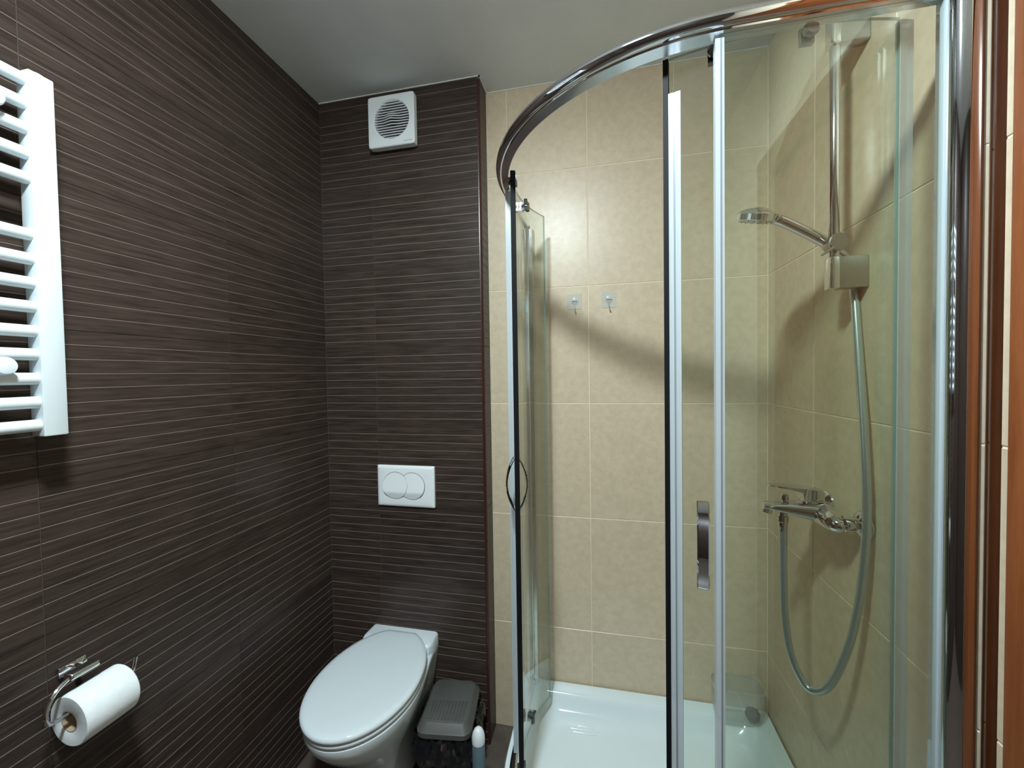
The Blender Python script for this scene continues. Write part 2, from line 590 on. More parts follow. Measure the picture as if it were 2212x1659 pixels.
def curved_pane(name, a0, a1, r, z0, z1, n=28):
    RC = CEN
    bm = B()
    rs = []
    for k in range(n + 1):
        a = math.radians(a0 + (a1 - a0) * k / n)
        c, s = math.cos(a), math.sin(a)
        rs.append([(RC[0] + (r - 0.003) * c, RC[1] + (r - 0.003) * s, z0), (RC[0] + (r + 0.003) * c, RC[1] + (r + 0.003) * s, z0),
                   (RC[0] + (r + 0.003) * c, RC[1] + (r + 0.003) * s, z1), (RC[0] + (r - 0.003) * c, RC[1] + (r - 0.003) * s, z1)])
    vv = [[bm.verts.new(p) for p in r_] for r_ in rs]
    for a, b in zip(vv[:-1], vv[1:]):
        for i in range(4):
            f = bm.faces.new((a[i], a[(i + 1) % 4], b[(i + 1) % 4], b[i]))
            f.material_index = 1 if i in (0, 2) else 0
    bm.faces.new(vv[0]).material_index = 1
    bm.faces.new(list(reversed(vv[-1]))).material_index = 1
    return link(name, bm, ['glass', 'glass_edge'], en, sharp=30)


YG = YFR - 0.010                          # plane of the front fixed glass
XG = XLF - 0.010
pr = flat_pane('fixed_panel', 0.206, 0.530, YG - 0.003, YG + 0.003, TRAY_Z + 0.022, RAIL_Z + 0.004)
pl = flat_pane('fixed_panel', XG - 0.003, XG + 0.003, 1.228, YB - 0.030, TRAY_Z + 0.022, RAIL_Z + 0.004)
# clear edge seals of the fixed panels
bm = B(); add_prism(bm, [(0.197, YG - 0.0045), (0.211, YG - 0.0045), (0.211, YG + 0.0045), (0.203, YG + 0.010), (0.198, YG + 0.012)], TRAY_Z + 0.03, RAIL_Z - 0.003)
add_box(bm, 0.2045, 0.2070, YG - 0.0050, YG - 0.0044, TRAY_Z + 0.03, RAIL_Z - 0.003, mi=1)
link('edge_seal', bm, ['seal', 'groove'], pr, smooth=False)
bm = B(); add_prism(bm, [(XG - 0.0045, 1.219), (XG - 0.0045, 1.233), (XG + 0.0045, 1.233), (XG + 0.010, 1.225), (XG + 0.012, 1.220)], TRAY_Z + 0.03, RAIL_Z - 0.003)
link('edge_seal', bm, 'seal', pl, smooth=False)
bm = B(); add_box(bm, 0.518, 0.5235, YG - 0.006, YG + 0.006, TRAY_Z + 0.022, RAIL_Z - 0.002, 0.001)
link('glazing_seal', bm, 'seal', pr)


def polar(a, r):
    a = math.radians(a)
    return CEN[0] + r * math.cos(a), CEN[1] + r * math.sin(a)


def radial_box(bm, a, da, r0, r1, z0, z1, mi=0, n=3):
    """box following the curve between angles a and a+da"""
    rs = []
    for k in range(n + 1):
        t = a + da * k / n
        p, q = polar(t, r0), polar(t, r1)
        rs.append([(*p, z0), (*q, z0), (*q, z1), (*p, z1)])
    rings(bm, rs, mi=mi)


def sliding_door(lead, trail, sgn, handle_off, rollers, tail, r):
    """lead/trail: plan angles in degrees; sgn = +1 when the door runs to larger angles"""
    z0, z1 = TRAY_Z + 0.018, RAIL_Z + 0.010
    d = curved_pane('sliding_door', lead, trail, r, z0, z1)
    deg = math.degrees(1.0 / r)          # degrees for one metre
    bm = B(); radial_box(bm, lead, -sgn * 0.009 * deg, r - 0.007, r + 0.007, z0 - 0.002, z1 - 0.002)
    link('magnetic_strip', bm, 'magnet', d, smooth=False)
    bm = B()
    for e0, e1, hw_, mi_ in ((0.0, 0.0085, 0.0065, 0), (0.0085, 0.0115, 0.0056, 1), (0.0115, 0.0205, 0.0065, 0)):
        radial_box(bm, lead + sgn * e0 * deg, sgn * (e1 - e0) * deg, r - hw_, r + hw_, z0, RAIL_Z - 0.055, mi_)
    link('edge_profile', bm, ['seal', 'groove'], d, smooth=False)
    if tail:
        bm = B(); radial_box(bm, trail, sgn * 0.022 * deg, r - 0.005, r + 0.005, z0, z1 - 0.004)
        link('edge_profile', bm, 'seal_thin', d, smooth=False)
    # bow handles on both faces
    ah = lead + sgn * handle_off * deg
    for side, name in ((1, 'outer_handle'), (-1, 'inner_handle')):
        bm = B()
        zc, hl = 1.138, 0.079
        rs = []
        n = 16
        for k in range(n + 1):
            t = -1 + 2 * k / n
            off = 0.004 + 0.026 * (1 - abs(t) ** 2.0)
            th = 0.0048 + 0.0030 * abs(t)
            wdt = 0.0105 - 0.001 * (1 - t * t)
            ring = []
            for u, v in ((-1, 0), (-0.8, 1), (0.8, 1), (1, 0), (0.8, -1), (-0.8, -1)):
                p = polar(ah + u * wdt * deg, r + side * (off + v * th / 2))
                ring.append((*p, zc + t * hl))
            rs.append(ring)
        rings(bm, rs)
        link(name, bm, 'chrome', d, sharp=40)
    # rollers
    for t in rollers:
        a = lead + (trail - lead) * t
        for name, zc in (('top_roller', RAIL_Z - 0.002), ('bottom_roller', TRAY_Z + 0.045)):
            nrm = Vector((*polar(a, 1.0), 0)) - Vector((CEN[0], CEN[1], 0))
            p = Vector((*polar(a, r - 0.004), zc))
            bm = B()
            add_lathe(bm, p, -nrm, [(0, 0.011), (0.006, 0.011), (0.009, 0.009), (0.010, 0.003)], 18)
            add_lathe(bm, p, nrm, [(0.005, 0.011), (0.012, 0.012), (0.016, 0.009)], 18)
            sg = 1 if zc > 1 else -1
            radial_box(bm, a - 0.010 * deg, 0.020 * deg, r - 0.014, r - 0.0035, zc - 0.014, zc + 0.014)
            add_tube(bm, [p + Vector((0, 0, 0.010 * sg)), p + Vector((0, 0, 0.026 * sg))], 0.006, 10)
            link(name, bm, 'roller', d)
    return d


# plan angles: 180 = left tangent, 270 = front tangent
CEN = RC
sliding_door(195.0, 151.5, -1, 0.012, (0.09, 0.62), False, RAIL_R - 0.012)
CEN = (0.3175, 1.4226)
sliding_door(253.3, 284.9, 1, 0.055, (0.21, 0.61), True, 0.65)

# ================================================================== TOWEL RADIATOR
rd = thing('towel_radiator', (XL, 0.335, 1.34), 'white ladder towel radiator on the brown tiled wall', 'radiator')
RX0, RX1 = -1.068, -1.034
for y0, y1 in ((0.562, 0.599), (0.065, 0.102)):
    bm = B()
    add_box(bm, RX0, RX1, y0, y1, 1.350, 2.040, 0.0026, 2)
    c = link('column', bm, 'enamel', rd)
    bm = B(); add_lathe(bm, ((RX0 + RX1) / 2, (y0 + y1) / 2, 2.038), (0, 0, 1), [(0, 0.013), (0.004, 0.013), (0.006, 0.010)], 16)
    link('end_cap', bm, 'enamel', c)
TZ = [2.022, 1.977, 1.931, 1.884, 1.838, 1.733, 1.687, 1.642, 1.597, 1.551, 1.507, 1.461, 1.416, 1.372]
bm = B(); add_tube(bm, [(-1.048, 0.10, 0), (-1.048, 0.564, 0)], 0.0115, 16)
bmesh.ops.translate(bm, verts=bm.verts, vec=rootloc(rd))
t0 = link('rung', bm, 'enamel', rd)
for k, z in enumerate(TZ):
    o = t0 if k == 0 else t0.copy()
    if k: COL.objects.link(o); o.parent = rd
    o.location = (-rd.location.x, -rd.location.y, z - rd.location.z)
for y in (0.508, 0.155):
    for z in (1.9545, 1.484):
        bm = B()
        add_lathe(bm, (XL + 0.001, y, z), (1, 0, 0), [(0, 0.012), (0.07, 0.010), (0.079, 0.010), (0.084, 0.0165), (0.091, 0.0165), (0.096, 0.014), (0.098, 0.006)], 22)
        link('wall_mount', bm, 'enamel', rd)

# ================================================================== TOILET PAPER HOLDER AND ROLL
TPX, TPZ = -1.052, 0.768
th = thing('toilet_paper_holder', (XL, 0.63, 0.86), 'chrome wire toilet paper holder on the brown wall', 'paper holder')
bm = B()
add_box(bm, XL, XL + 0.008, 0.606, 0.656, 0.832, 0.856, 0.004, 2)
add_tube(bm, smooth_path([(XL + 0.006, 0.632, 0.846), (XL + 0.028, 0.628, 0.848), (XL + 0.040, 0.624, 0.848)], 4), 0.0055, 10)
link('wall_plate', bm, 'chrome', th)
wire = [(XL + 0.050, 0.640, 0.850), (XL + 0.050, 0.612, 0.850), (XL + 0.052, 0.588, 0.845), (XL + 0.056, 0.568, 0.832), (XL + 0.060, 0.556, 0.808), (XL + 0.062, 0.561, 0.787), (XL + 0.062, 0.582, 0.7835),
        (XL + 0.062, 0.640, 0.7835), (XL + 0.062, 0.690, 0.7835), (XL + 0.062, 0.704, 0.792), (XL + 0.062, 0.711, 0.817)]
bm = B(); add_tube(bm, smooth_path(wire, 6), 0.0042, 10)
w_ = link('wire_arm', bm, 'chrome', th)
bm = B()
add_box(bm, XL + 0.036, XL + 0.060, 0.596, 0.648, 0.843, 0.857, 0.005, 3)
link('clamp_plate', bm, 'chrome_soft', th)
rl = thing('toilet_paper_roll', (TPX, 0.640, TPZ), 'white toilet paper roll hanging on the chrome holder', 'toilet paper')
bm = B()
n = 40
def ringc(y, r): return [(TPX + r * math.cos(2 * math.pi * k / n), y, TPZ + r * math.sin(2 * math.pi * k / n)) for k in range(n)]
rings(bm, [ringc(0.590, 0.0215), ringc(0.5885, 0.024), ringc(0.5885, 0.0495), ringc(0.591, 0.0515), ringc(0.640, 0.0520), ringc(0.682, 0.0515), ringc(0.684, 0.0495), ringc(0.684, 0.024), ringc(0.683, 0.0215)], False, False)
link('paper', bm, 'paper', rl)
bm = B()
rings(bm, [ringc(0.589, 0.0215), ringc(0.684, 0.0215), ringc(0.684, 0.0202), ringc(0.589, 0.0202), ringc(0.589, 0.0215)], False, False)
link('cardboard_core', bm, 'card', rl)

# ================================================================== FLUSH PLATE
fp = thing('flush_plate', (-0.760, YBOX, 0.929), 'white flush plate with two round buttons above the toilet', 'flush plate')
bm = B()
x0, x1, z0, z1 = -0.884, -0.638, 0.929, 1.094
def rr_ring(ins, y, r=0.004, n=4):
    pts = []
    for cx, cz, a0 in ((x1 - ins - r, z0 + ins + r, -90), (x1 - ins - r, z1 - ins - r, 0), (x0 + ins + r, z1 - ins - r, 90), (x0 + ins + r, z0 + ins + r, 180)):
        for k in range(n + 1):
            a = math.radians(a0 + 90 * k / n)
            pts.append((cx + r * math.cos(a), y, cz + r * math.sin(a)))
    return pts
rings(bm, [rr_ring(0, YBOX), rr_ring(0, YBOX - 0.008), rr_ring(0.004, YBOX - 0.012), rr_ring(0.012, YBOX - 0.0135), rr_ring(0.03, YBOX - 0.0138)])
link('plate', bm, 'plastic', fp)


def disc_face(cx, cz, r, y, cut=None):
    """dished disc sampled on a grid of level rows: proud crease near the foot, shading from form"""
    bm = B()
    rows = []
    m_, q = 22, 14
    zs = [cz - r + 2 * r * (1 - math.cos(math.pi * k / m_)) / 2 for k in range(m_ + 1)]
    crease = cz - 0.52 * r
    zs = sorted([z for z in zs if abs(z - crease) > 0.0012] + [crease])
    def depth(z):
        if z <= crease:
            return 0.0005 + 0.0075 * (z - (cz - r)) / (crease - cz + r)
        t = (z - crease) / (cz + r - crease)
        return 0.0080 * (1 - t) ** 1.3 + 0.0005
    for z in zs:
        hw = math.sqrt(max(r * r - (z - cz) ** 2, 1e-8))
        xa, xb = cx - hw, cx + hw
        if cut is not None:
            d2 = cut[2] ** 2 - (z - cut[1]) ** 2
            if d2 > 0: xa = max(xa, cut[0] + math.sqrt(d2))
        xb = max(xb, xa + 1e-4)
        rows.append([bm.verts.new((xa + (xb - xa) * k / q, y - depth(z), z)) for k in range(q + 1)])
    for a, b in zip(rows[:-1], rows[1:]):
        for k in range(q):
            bm.faces.new((a[k], a[k + 1], b[k + 1], b[k]))
    # skirt back into the plate
    loop = rows[0][:] + [r_[-1] for r_ in rows[1:-1]] + rows[-1][::-1] + [r_[0] for r_ in rows[-2:0:-1]]
    back = [bm.verts.new((v.co.x, y + 0.001, v.co.z)) for v in loop]
    for i in range(len(loop)):
        j = (i + 1) % len(loop)
        bm.faces.new((loop[i], loop[j], back[j], back[i]))
    return bm


bz = 1.0145
for cx, cut in ((-0.803, None), (-0.730, (-0.803, bz, 0.0545))):
    bm = B()
    # dark gap ring under each button
    add_lathe(bm, (cx, YBOX - 0.0139, bz), (0, -1, 0), [(0, 0.0548), (0.0004, 0.0548), (0.0006, 0.052)], 48)
    link('button_gap', bm, 'plastic_shade', fp, smooth=False)
    link('flush_button', disc_face(cx, bz, 0.0530, YBOX - 0.0142, cut), 'plastic', fp, sharp=22)

# ================================================================== EXTRACTOR FAN
fn = thing('extractor_fan', (-0.775, YBOX, 2.35), 'square white extractor fan with round grille under the ceiling', 'fan')
FX0, FX1, FZ0, FZ1, FY = -0.872, -0.678, 2.344, 2.540, 1.452
FC = (-0.773, 2.446)
FR = 0.0735
def sq_ring(ins, y, n=24):
    """square outline sampled with 4n points, starting on the right middle, counter-clockwise"""
    xs0, xs1, zs0, zs1 = FX0 + ins, FX1 - ins, FZ0 + ins, FZ1 - ins
    pts = []
    for k in range(4 * n):
        a = 2 * math.pi * k / (4 * n)
        c, s = math.cos(a), math.sin(a)
        q = max(abs(c), abs(s))
        u, v = c / q, s / q
        rr = 0.975 if abs(abs(u) - abs(v)) < 1e-6 else 1.0
        pts.append(((xs0 + xs1) / 2 + u * rr * (xs1 - xs0) / 2, y, (zs0 + zs1) / 2 + v * rr * (zs1 - zs0) / 2))
    return pts
def circ(r, y, n=96): return [(FC[0] + r * math.cos(2 * math.pi * k / n), y, FC[1] + r * math.sin(2 * math.pi * k / n)) for k in range(n)]
bm = B()
rings(bm, [sq_ring(0.006, YBOX), sq_ring(0.006, YBOX - 0.012), sq_ring(0.0, YBOX - 0.013), sq_ring(0.0, FY + 0.003), sq_ring(0.003, FY), circ(FR + 0.002, FY), circ(FR, FY + 0.002), circ(FR - 0.002, FY + 0.020)], False, False)
link('housing', bm, 'plastic', fn, sharp=40)
bm = B(); add_lathe(bm, (FC[0], FY + 0.021, FC[1]), (0, -1, 0), [(0, FR), (0.001, FR)], 40)
link('fan_recess', bm, 'dark', fn, smooth=False)
ns = 15
for k in range(ns):
    z = FC[1] - FR + 2 * FR * (k + 0.5) / ns
    hw = math.sqrt(max(FR ** 2 - (z - FC[1]) ** 2, 0)) - 0.0005
    bm = B()
    th_ = 0.0019
    rs = []
    for i in range(13):
        x = FC[0] - hw + 2 * hw * i / 12
        dd = math.hypot((x - FC[0]) * 1.0, (z - FC[1]) * 1.0)
        bulge = 0.010 * max(0.0, 1 - dd / 0.030) ** 0.8
        y = FY + 0.002 - bulge
        rs.append([(x, y, z - th_), (x, y + 0.010, z - th_ + 0.003), (x, y + 0.010, z + th_), (x, y, z + th_ - 0.001)])
    rings(bm, rs)
    link('slat', bm, 'plastic', fn, smooth=False)
bm = B()
for k in range(5):
    add_box(bm, -0.722 + 0.0072 * k, -0.7165 + 0.0072 * k, FY - 0.0003, FY + 0.001, 2.3545, 2.3585)
link('maker_print', bm, 'print', fn, smooth=False)

# ================================================================== TOILET
TX = -0.780
to = thing('toilet', (TX, 1.25, 0), 'white ceramic toilet with closed lid against the boxing', 'toilet')
def egg(hw, yf, yb, ytop, n=40, cx=TX, ym=1.215):
    """outline: round front end, back cut square at ytop"""
    pts = []
    fl, bl = ym - yf, yb - ym
    tm = math.asin(min(1.0, (ytop - ym) / bl))
    # from back right, round the front, to back left
    for k in range(n + 1):
        a = tm - (tm + math.pi / 2) * k / n
        y = ym + (bl if a > 0 else fl) * math.sin(a)
        pts.append((cx + hw * math.cos(a), y))
    for k in range(1, n + 1):
        a = -math.pi / 2 + (tm + math.pi / 2) * k / n
        y = ym + (bl if a > 0 else fl) * math.sin(a)
        pts.append((cx - hw * math.cos(a), y))
    return pts
def zring(pts, z): return [(x, y, z) for x, y in pts]
def body(hw, yf, wb_, n=40, ym=1.215):
    """bowl outline: oval front running back to a straight-sided deck of half width wb_ at the wall"""
    pts = []
    for k in range(n + 1):
        t = k / n
        if t < 0.4:
            y = YBOX - 0.002 - (YBOX - 0.002 - ym) * (t / 0.4)
            s = (YBOX - 0.002 - y) / (YBOX - 0.002 - ym)
            e = s * s * (3 - 2 * s)
            x = wb_ + (hw - wb_) * e
        else:
            a = (t - 0.4) / 0.6 * math.pi / 2
            y = ym - (ym - yf) * math.sin(a)
            x = hw * math.cos(a)
        pts.append((TX + x, y))
    left = [(2 * TX - x, y) for x, y in reversed(pts[:-1])]
    return pts + left
bm = B()
rings(bm, [zring(body(0.085, 1.20, 0.100), 0.0), zring(body(0.085, 1.20, 0.100), 0.03), zring(body(0.095, 1.17, 0.105), 0.14), zring(body(0.118, 1.105, 0.118), 0.22), zring(body(0.150, 1.035, 0.130), 0.29),
           zring(body(0.170, 0.995, 0.138), 0.345), zring(body(0.177, 0.981, 0.142), 0.375), zring(body(0.177, 0.981, 0.142), 0.386), zring(body(0.172, 0.987, 0.139), 0.390)])
bw = link('bowl', bm, 'ceramic', to, sharp=50)
# deck behind the lid
bm = B()
def deck(ins, y0):
    return [(TX + 0.142 - ins, YBOX - 0.002), (TX + 0.144 - ins, 1.462), (TX + 0.146 - ins, y0 + 0.02), (TX + 0.140 - ins, y0), (TX - 0.140 + ins, y0), (TX - 0.146 + ins, y0 + 0.02), (TX - 0.144 + ins, 1.462), (TX - 0.142 + ins, YBOX - 0.002)]
rings(bm, [zring(deck(0.0, 1.40), 0.372), zring(deck(0.0, 1.40), 0.418), zring(deck(0.004, 1.404), 0.425), zring(deck(0.012, 1.412), 0.428)])
link('cistern_deck', bm, 'ceramic', bw, sharp=40)
bm = B()
s0 = egg(0.178, 0.977, 1.477, 1.462)
rings(bm, [zring(egg(0.165, 0.990, 1.472, 1.458), 0.3945), zring(egg(0.176, 0.979, 1.476, 1.462), 0.3965), zring(s0, 0.399), zring(s0, 0.405), zring(egg(0.176, 0.979, 1.476, 1.462), 0.4075), zring(egg(0.165, 0.990, 1.472, 1.458), 0.409)])
link('seat', bm, 'ceramic', to, sharp=50)
bm = B()
rings(bm, [zring(egg(0.165, 0.990, 1.470, 1.456), 0.4130), zring(egg(0.178, 0.974, 1.478, 1.464), 0.4150), zring(egg(0.180, 0.972, 1.479, 1.465), 0.4175), zring(egg(0.180, 0.972, 1.479, 1.465), 0.425), zring(egg(0.175, 0.978, 1.475, 1.461), 0.4305),
           zring(egg(0.160, 0.995, 1.462, 1.448), 0.4325), zring(egg(0.120, 1.05, 1.43, 1.415), 0.4335)])
link('lid', bm, 'ceramic', to, sharp=60)
for sx in (-1, 1):
    bm = B()
    add_lathe(bm, (TX + sx * 0.060 - 0.015, 1.455, 0.416), (1, 0, 0), [(0, 0.009), (0.030, 0.009)], 14)
    link('hinge', bm, 'plastic', to)
bm = B(); add_box(bm, TX - 0.178, TX - 0.165, 1.255, 1.275, 0.404, 0.416, 0.003); link('lid_buffer', bm, 'plastic', to)

# ================================================================== PEDAL-LESS WASTE BIN
BX, BY, BZ = -0.540, 1.358, 0.262
bn = thing('waste_bin', (BX, BY, 0), 'small waste bin with grey lid and black bag beside the toilet', 'bin')
BROT = math.radians(7)
def rrect(cx, cy, wx_b, wx_f, ly, r, n=6, rot=BROT):
    """rounded trapezium: wx_b wide at the back, wx_f at the front"""
    pts = []
    for sx, sy, a0 in ((1, -1, -90), (1, 1, 0), (-1, 1, 90), (-1, -1, 180)):
        w2 = (wx_f if sy < 0 else wx_b) / 2
        ox, oy = cx + sx * (w2 - r), cy + sy * (ly / 2 - r)
        for k in range(n + 1):
            a = math.radians(a0 + 90 * k / n)
            pts.append((ox + r * math.cos(a), oy + r * math.sin(a)))
    if rot:
        c_, s_ = math.cos(rot), math.sin(rot)
        pts = [(cx + (x - cx) * c_ - (y - cy) * s_, cy + (x - cx) * s_ + (y - cy) * c_) for x, y in pts]
    return pts
bm = B()
rings(bm, [zring(rrect(BX, BY, 0.135, 0.145, 0.165, 0.03), 0.0), zring(rrect(BX, BY, 0.165, 0.170, 0.20, 0.03), 0.235)])
link('bucket', bm, 'grey_lid', bn, sharp=50)
# crumpled bag folded over the rim
rng = random.Random(9)
def resample(poly, n):
    L = [0.0]
    P = poly + poly[:1]
    for a, b in zip(P[:-1], P[1:]): L.append(L[-1] + math.hypot(b[0] - a[0], b[1] - a[1]))
    out, k = [], 0
    for i in range(n):
        d = L[-1] * i / n
        while L[k + 1] < d: k += 1
        t = (d - L[k]) / max(L[k + 1] - L[k], 1e-9)
        out.append((P[k][0] + (P[k + 1][0] - P[k][0]) * t, P[k][1] + (P[k + 1][1] - P[k][1]) * t))
    return out
bm = B()
rs = []
N = 56
for i in range(15):
    z = 0.012 + (0.226 - 0.012) * i / 14
    t = i / 14
    grow = 0.160 + 0.032 * t + (0.038 if 0.45 < t < 0.95 else 0.0) * math.sin((t - 0.45) / 0.5 * math.pi)
    base = resample(rrect(BX, BY, grow, grow + 0.006, grow + 0.028, 0.035, 8), 88)
    ring = []
    for k, (x, y) in enumerate(base):
        u = 2 * math.pi * k / 88
        f = (0.0035 + 0.0045 * t) * (math.sin(9 * u + 1.7 * math.sin(i * 0.55)) + 0.7 * math.sin(17 * u - i * 0.8) + 0.5 * math.sin(29 * u + i * 1.9)) * 0.75 + rng.uniform(-0.0035, 0.0035)
        dx, dy = x - BX, y - BY
        L = math.hypot(dx, dy)
        ring.append((x + dx / L * f, y + dy / L * f, z + rng.uniform(-0.004, 0.004)))
    rs.append(ring)
rings(bm, rs, True, False)
link('bin_bag', bm, 'black_bag', bn, sharp=20)
bm = B()
rings(bm, [zring(rrect(BX, BY, 0.180, 0.186, 0.226, 0.030), 0.226), zring(rrect(BX, BY, 0.186, 0.192, 0.232, 0.032), 0.229), zring(rrect(BX, BY, 0.186, 0.192, 0.232, 0.032), 0.245), zring(rrect(BX, BY, 0.178, 0.184, 0.224, 0.032), 0.249),
           zring(rrect(BX, BY + 0.002, 0.158, 0.164, 0.200, 0.026), 0.266), zring(rrect(BX, BY + 0.002, 0.150, 0.156, 0.192, 0.022), 0.269)])
ld = link('lid', bm, 'grey_lid', bn, sharp=40)
for k in range(11):
    x = BX - 0.060 + 0.012 * k
    bm = B(); add_box(bm, x - 0.003, x + 0.003, BY - 0.084, BY - 0.002, 0.267, 0.2715, 0.0012)
    bmesh.ops.rotate(bm, verts=bm.verts, cent=(BX, BY, 0), matrix=Matrix.Rotation(BROT, 3, 'Z'))
    link('lid_rib', bm, 'grey_lid', ld)

# ================================================================== SPRAY CAN
CN = (-0.3985, 1.243, 0)
cn = thing('spray_can', CN, 'slim grey-blue spray can with domed white cap on the floor', 'spray can')
bm = B(); add_lathe(bm, CN, (0, 0, 1), [(0, 0.020), (0.004, 0.0215), (0.246, 0.0215), (0.250, 0.0205)], 28)
link('can_body', bm, 'can', cn)
bm = B(); add_lathe(bm, CN, (0, 0, 1), [(0.246, 0.0218), (0.250, 0.0220), (0.264, 0.0216), (0.276, 0.0190), (0.286, 0.0142), (0.2925, 0.0080), (0.2945, 0.0010)], 28)
link('cap', bm, 'plastic', cn)

# ================================================================== ADHESIVE HOOKS
for (xc, zc), lab in (((-0.088, 1.731), 'clear adhesive wall hook nearer the glass door'), ((0.041, 1.731), 'clear adhesive wall hook right of the tile joint')):
    hk = thing('adhesive_hook', (xc, YB, zc - 0.03), lab, 'hook', 'clear hooks on the beige tiles')
    bm = B(); add_box(bm, xc - 0.027, xc + 0.027, YB - 0.0022, YB - 0.0002, zc - 0.030, zc + 0.030, 0.0008, 1)
    link('clear_pad', bm, 'pad_clear', hk)
    bm = B(); add_lathe(bm, (xc, YB - 0.0020, zc + 0.004), (0, -1, 0), [(0, 0.015), (0.003, 0.014), (0.005, 0.009)], 20)
    link('dome', bm, 'pad_clear', hk)
    bm = B()
    add_tube(bm, [(xc - 0.010, YB - 0.006, zc + 0.001), (xc + 0.010, YB - 0.006, zc + 0.001)], 0.0018, 8)
    add_tube(bm, smooth_path([(xc, YB - 0.006, zc + 0.001), (xc, YB - 0.007, zc - 0.015), (xc + 0.001, YB - 0.010, zc - 0.031), (xc + 0.002, YB - 0.018, zc - 0.036), (xc + 0.003, YB - 0.024, zc - 0.030)], 4), 0.0017, 8)
    link('metal_hook', bm, 'chrome_soft', hk)

# ================================================================== SHOWER RISER
PX, PY = 0.524, 1.055
rs_ = thing('shower_riser', (XR, PY, 1.63), 'chrome shower riser rail with square wall brackets', 'shower rail')
bm = B(); add_tube(bm, [(PX, PY, 1.645), (PX, PY, 2.240)], 0.0105, 20)
link('pole', bm, 'chrome', rs_)
for z0, z1 in ((1.637, 1.708), (2.176, 2.247)):
    bm = B()
    add_box(bm, PX - 0.012, XR, PY - 0.014, PY + 0.014, z0, z1, 0.003, 2)
    br = link('bracket', bm, 'bracket', rs_)
    bm = B()
    add_box(bm, PX - 0.0135, PX + 0.006, PY - 0.0155, PY + 0.0155, z0 - 0.001, z1 + 0.001, 0.004, 2)
    link('bracket_cap', bm, 'chrome', br)
SZ = 1.7375
bm = B()
add_lathe(bm, (PX - 0.002, PY + 0.013, SZ), (0, -1, 0), [(0, 0.015), (0.026, 0.016), (0.031, 0.0195), (0.037, 0.0195), (0.039, 0.0175)], 28)
sl = link('slider', bm, 'bracket', rs_)
hx_ = Vector((0.512, 0, 1.731)) - Vector((0.470, 0, 1.760))
hx_.normalize()
bm = B(); add_lathe(bm, Vector((0.5315, 1.081, 1.7425)) - hx_ * 0.011, hx_, [(0, 0.0150), (0.002, 0.0165), (0.020, 0.0165), (0.022, 0.0150)], 24)
link('handset_cradle', bm, 'chrome', sl)
bm = B(); add_tube(bm, [(PX - 0.012, PY - 0.024, SZ - 0.012), (PX - 0.036, PY - 0.024, SZ - 0.028)], [0.0035, 0.0022], 8)
link('slider_lever', bm, 'bracket', sl)

# hand shower resting in the slider
HY, HK = 1.082, 1.082 / 1.04
def hpt(x, z, dy=0.0): return Vector((x * HK, HY + dy, 1.457 + (z - 1.457) * HK))
hs = thing('hand_shower', (PX, HY, 1.70), 'chrome hand shower with round head resting in the slider', 'shower head')
hp = [hpt(0.545, 1.701), hpt(0.528, 1.716), hpt(0.512, 1.731), hpt(0.470, 1.760), hpt(0.430, 1.785), hpt(0.408, 1.797), hpt(0.385, 1.806)]
bm = B(); add_tube(bm, smooth_path(hp, 5), [0.0080 + 0.0050 * min(1, k / 10) for k in range(31)], 18)
link('handle', bm, 'chrome', hs)
hc = hpt(0.362, 1.812)
hn = Vector((-0.14, 0.29, -0.94)).normalized()
bm = B()
add_lathe(bm, hc, hn, [(-0.019, 0.001), (-0.018, 0.016), (-0.014, 0.030), (-0.007, 0.042), (-0.003, 0.0455), (-0.002, 0.0440), (0.011, 0.0430), (0.013, 0.0405)], 36)
hd = link('head', bm, 'chrome', hs, sharp=30)
bm = B(); add_lathe(bm, hc, hn, [(0.012, 0.0395), (0.0145, 0.038), (0.0155, 0.028), (0.0158, 0.001)], 36)
fc = link('spray_face', bm, 'bracket', hd)
bm = B()
for rr_, cnt in ((0.012, 6), (0.023, 12), (0.033, 16)):
    a_, b_ = frame(hn)
    for k in range(cnt):
        a = 2 * math.pi * k / cnt
        add_lathe(bm, hc + hn * 0.0150 + (a_ * math.cos(a) + b_ * math.sin(a)) * rr_, hn, [(0, 0.0013), (0.0018, 0.0010)], 6)
nz_ = link('nozzles', bm, 'plastic_shade', hd)
nz_['kind'] = 'stuff'
bm = B(); add_tube(bm, [hc + Vector((0.036, -0.016, -0.008)), hc + Vector((0.046, -0.020, -0.022))], [0.006, 0.0045], 10)
link('mode_lever', bm, 'chrome', hd)

# hose, from behind the bracket down in a loop to the mixer
hose0 = [(0.540, 1.027, 1.681), (0.546, 1.021, 1.624), (0.549, 1.017, 1.553), (0.553, 1.012, 1.452), (0.557, 1.007, 1.352), (0.560, 1.004, 1.253), (0.562, 1.001, 1.153), (0.560, 1.004, 1.051),
         (0.554, 1.012, 0.944), (0.543, 1.024, 0.842), (0.523, 1.047, 0.737), (0.505, 1.068, 0.692), (0.486, 1.090, 0.687), (0.466, 1.114, 0.736), (0.456, 1.126, 0.822), (0.453, 1.129, 0.927), (0.452, 1.129, 1.045), (0.452, 1.130, 1.080)]
hdep = [1.086, 1.080, 1.066, 1.045, 1.025, 1.010]
hose = [hpt(0.545, 1.701)]
for k, (x, y, z) in enumerate(hose0):
    q = hdep[k] / y if k < len(hdep) else 1.0
    hose.append((x * q, y * q, 1.457 + (z - 1.457) * q))
sh = thing('shower_hose', (0.505, 1.068, 0.68), 'grey chrome shower hose hanging in a long loop', 'hose')
bm = B(); add_tube(bm, smooth_path(hose, 8), 0.0086, 14)
link('hose_tube', bm, 'hose', sh)
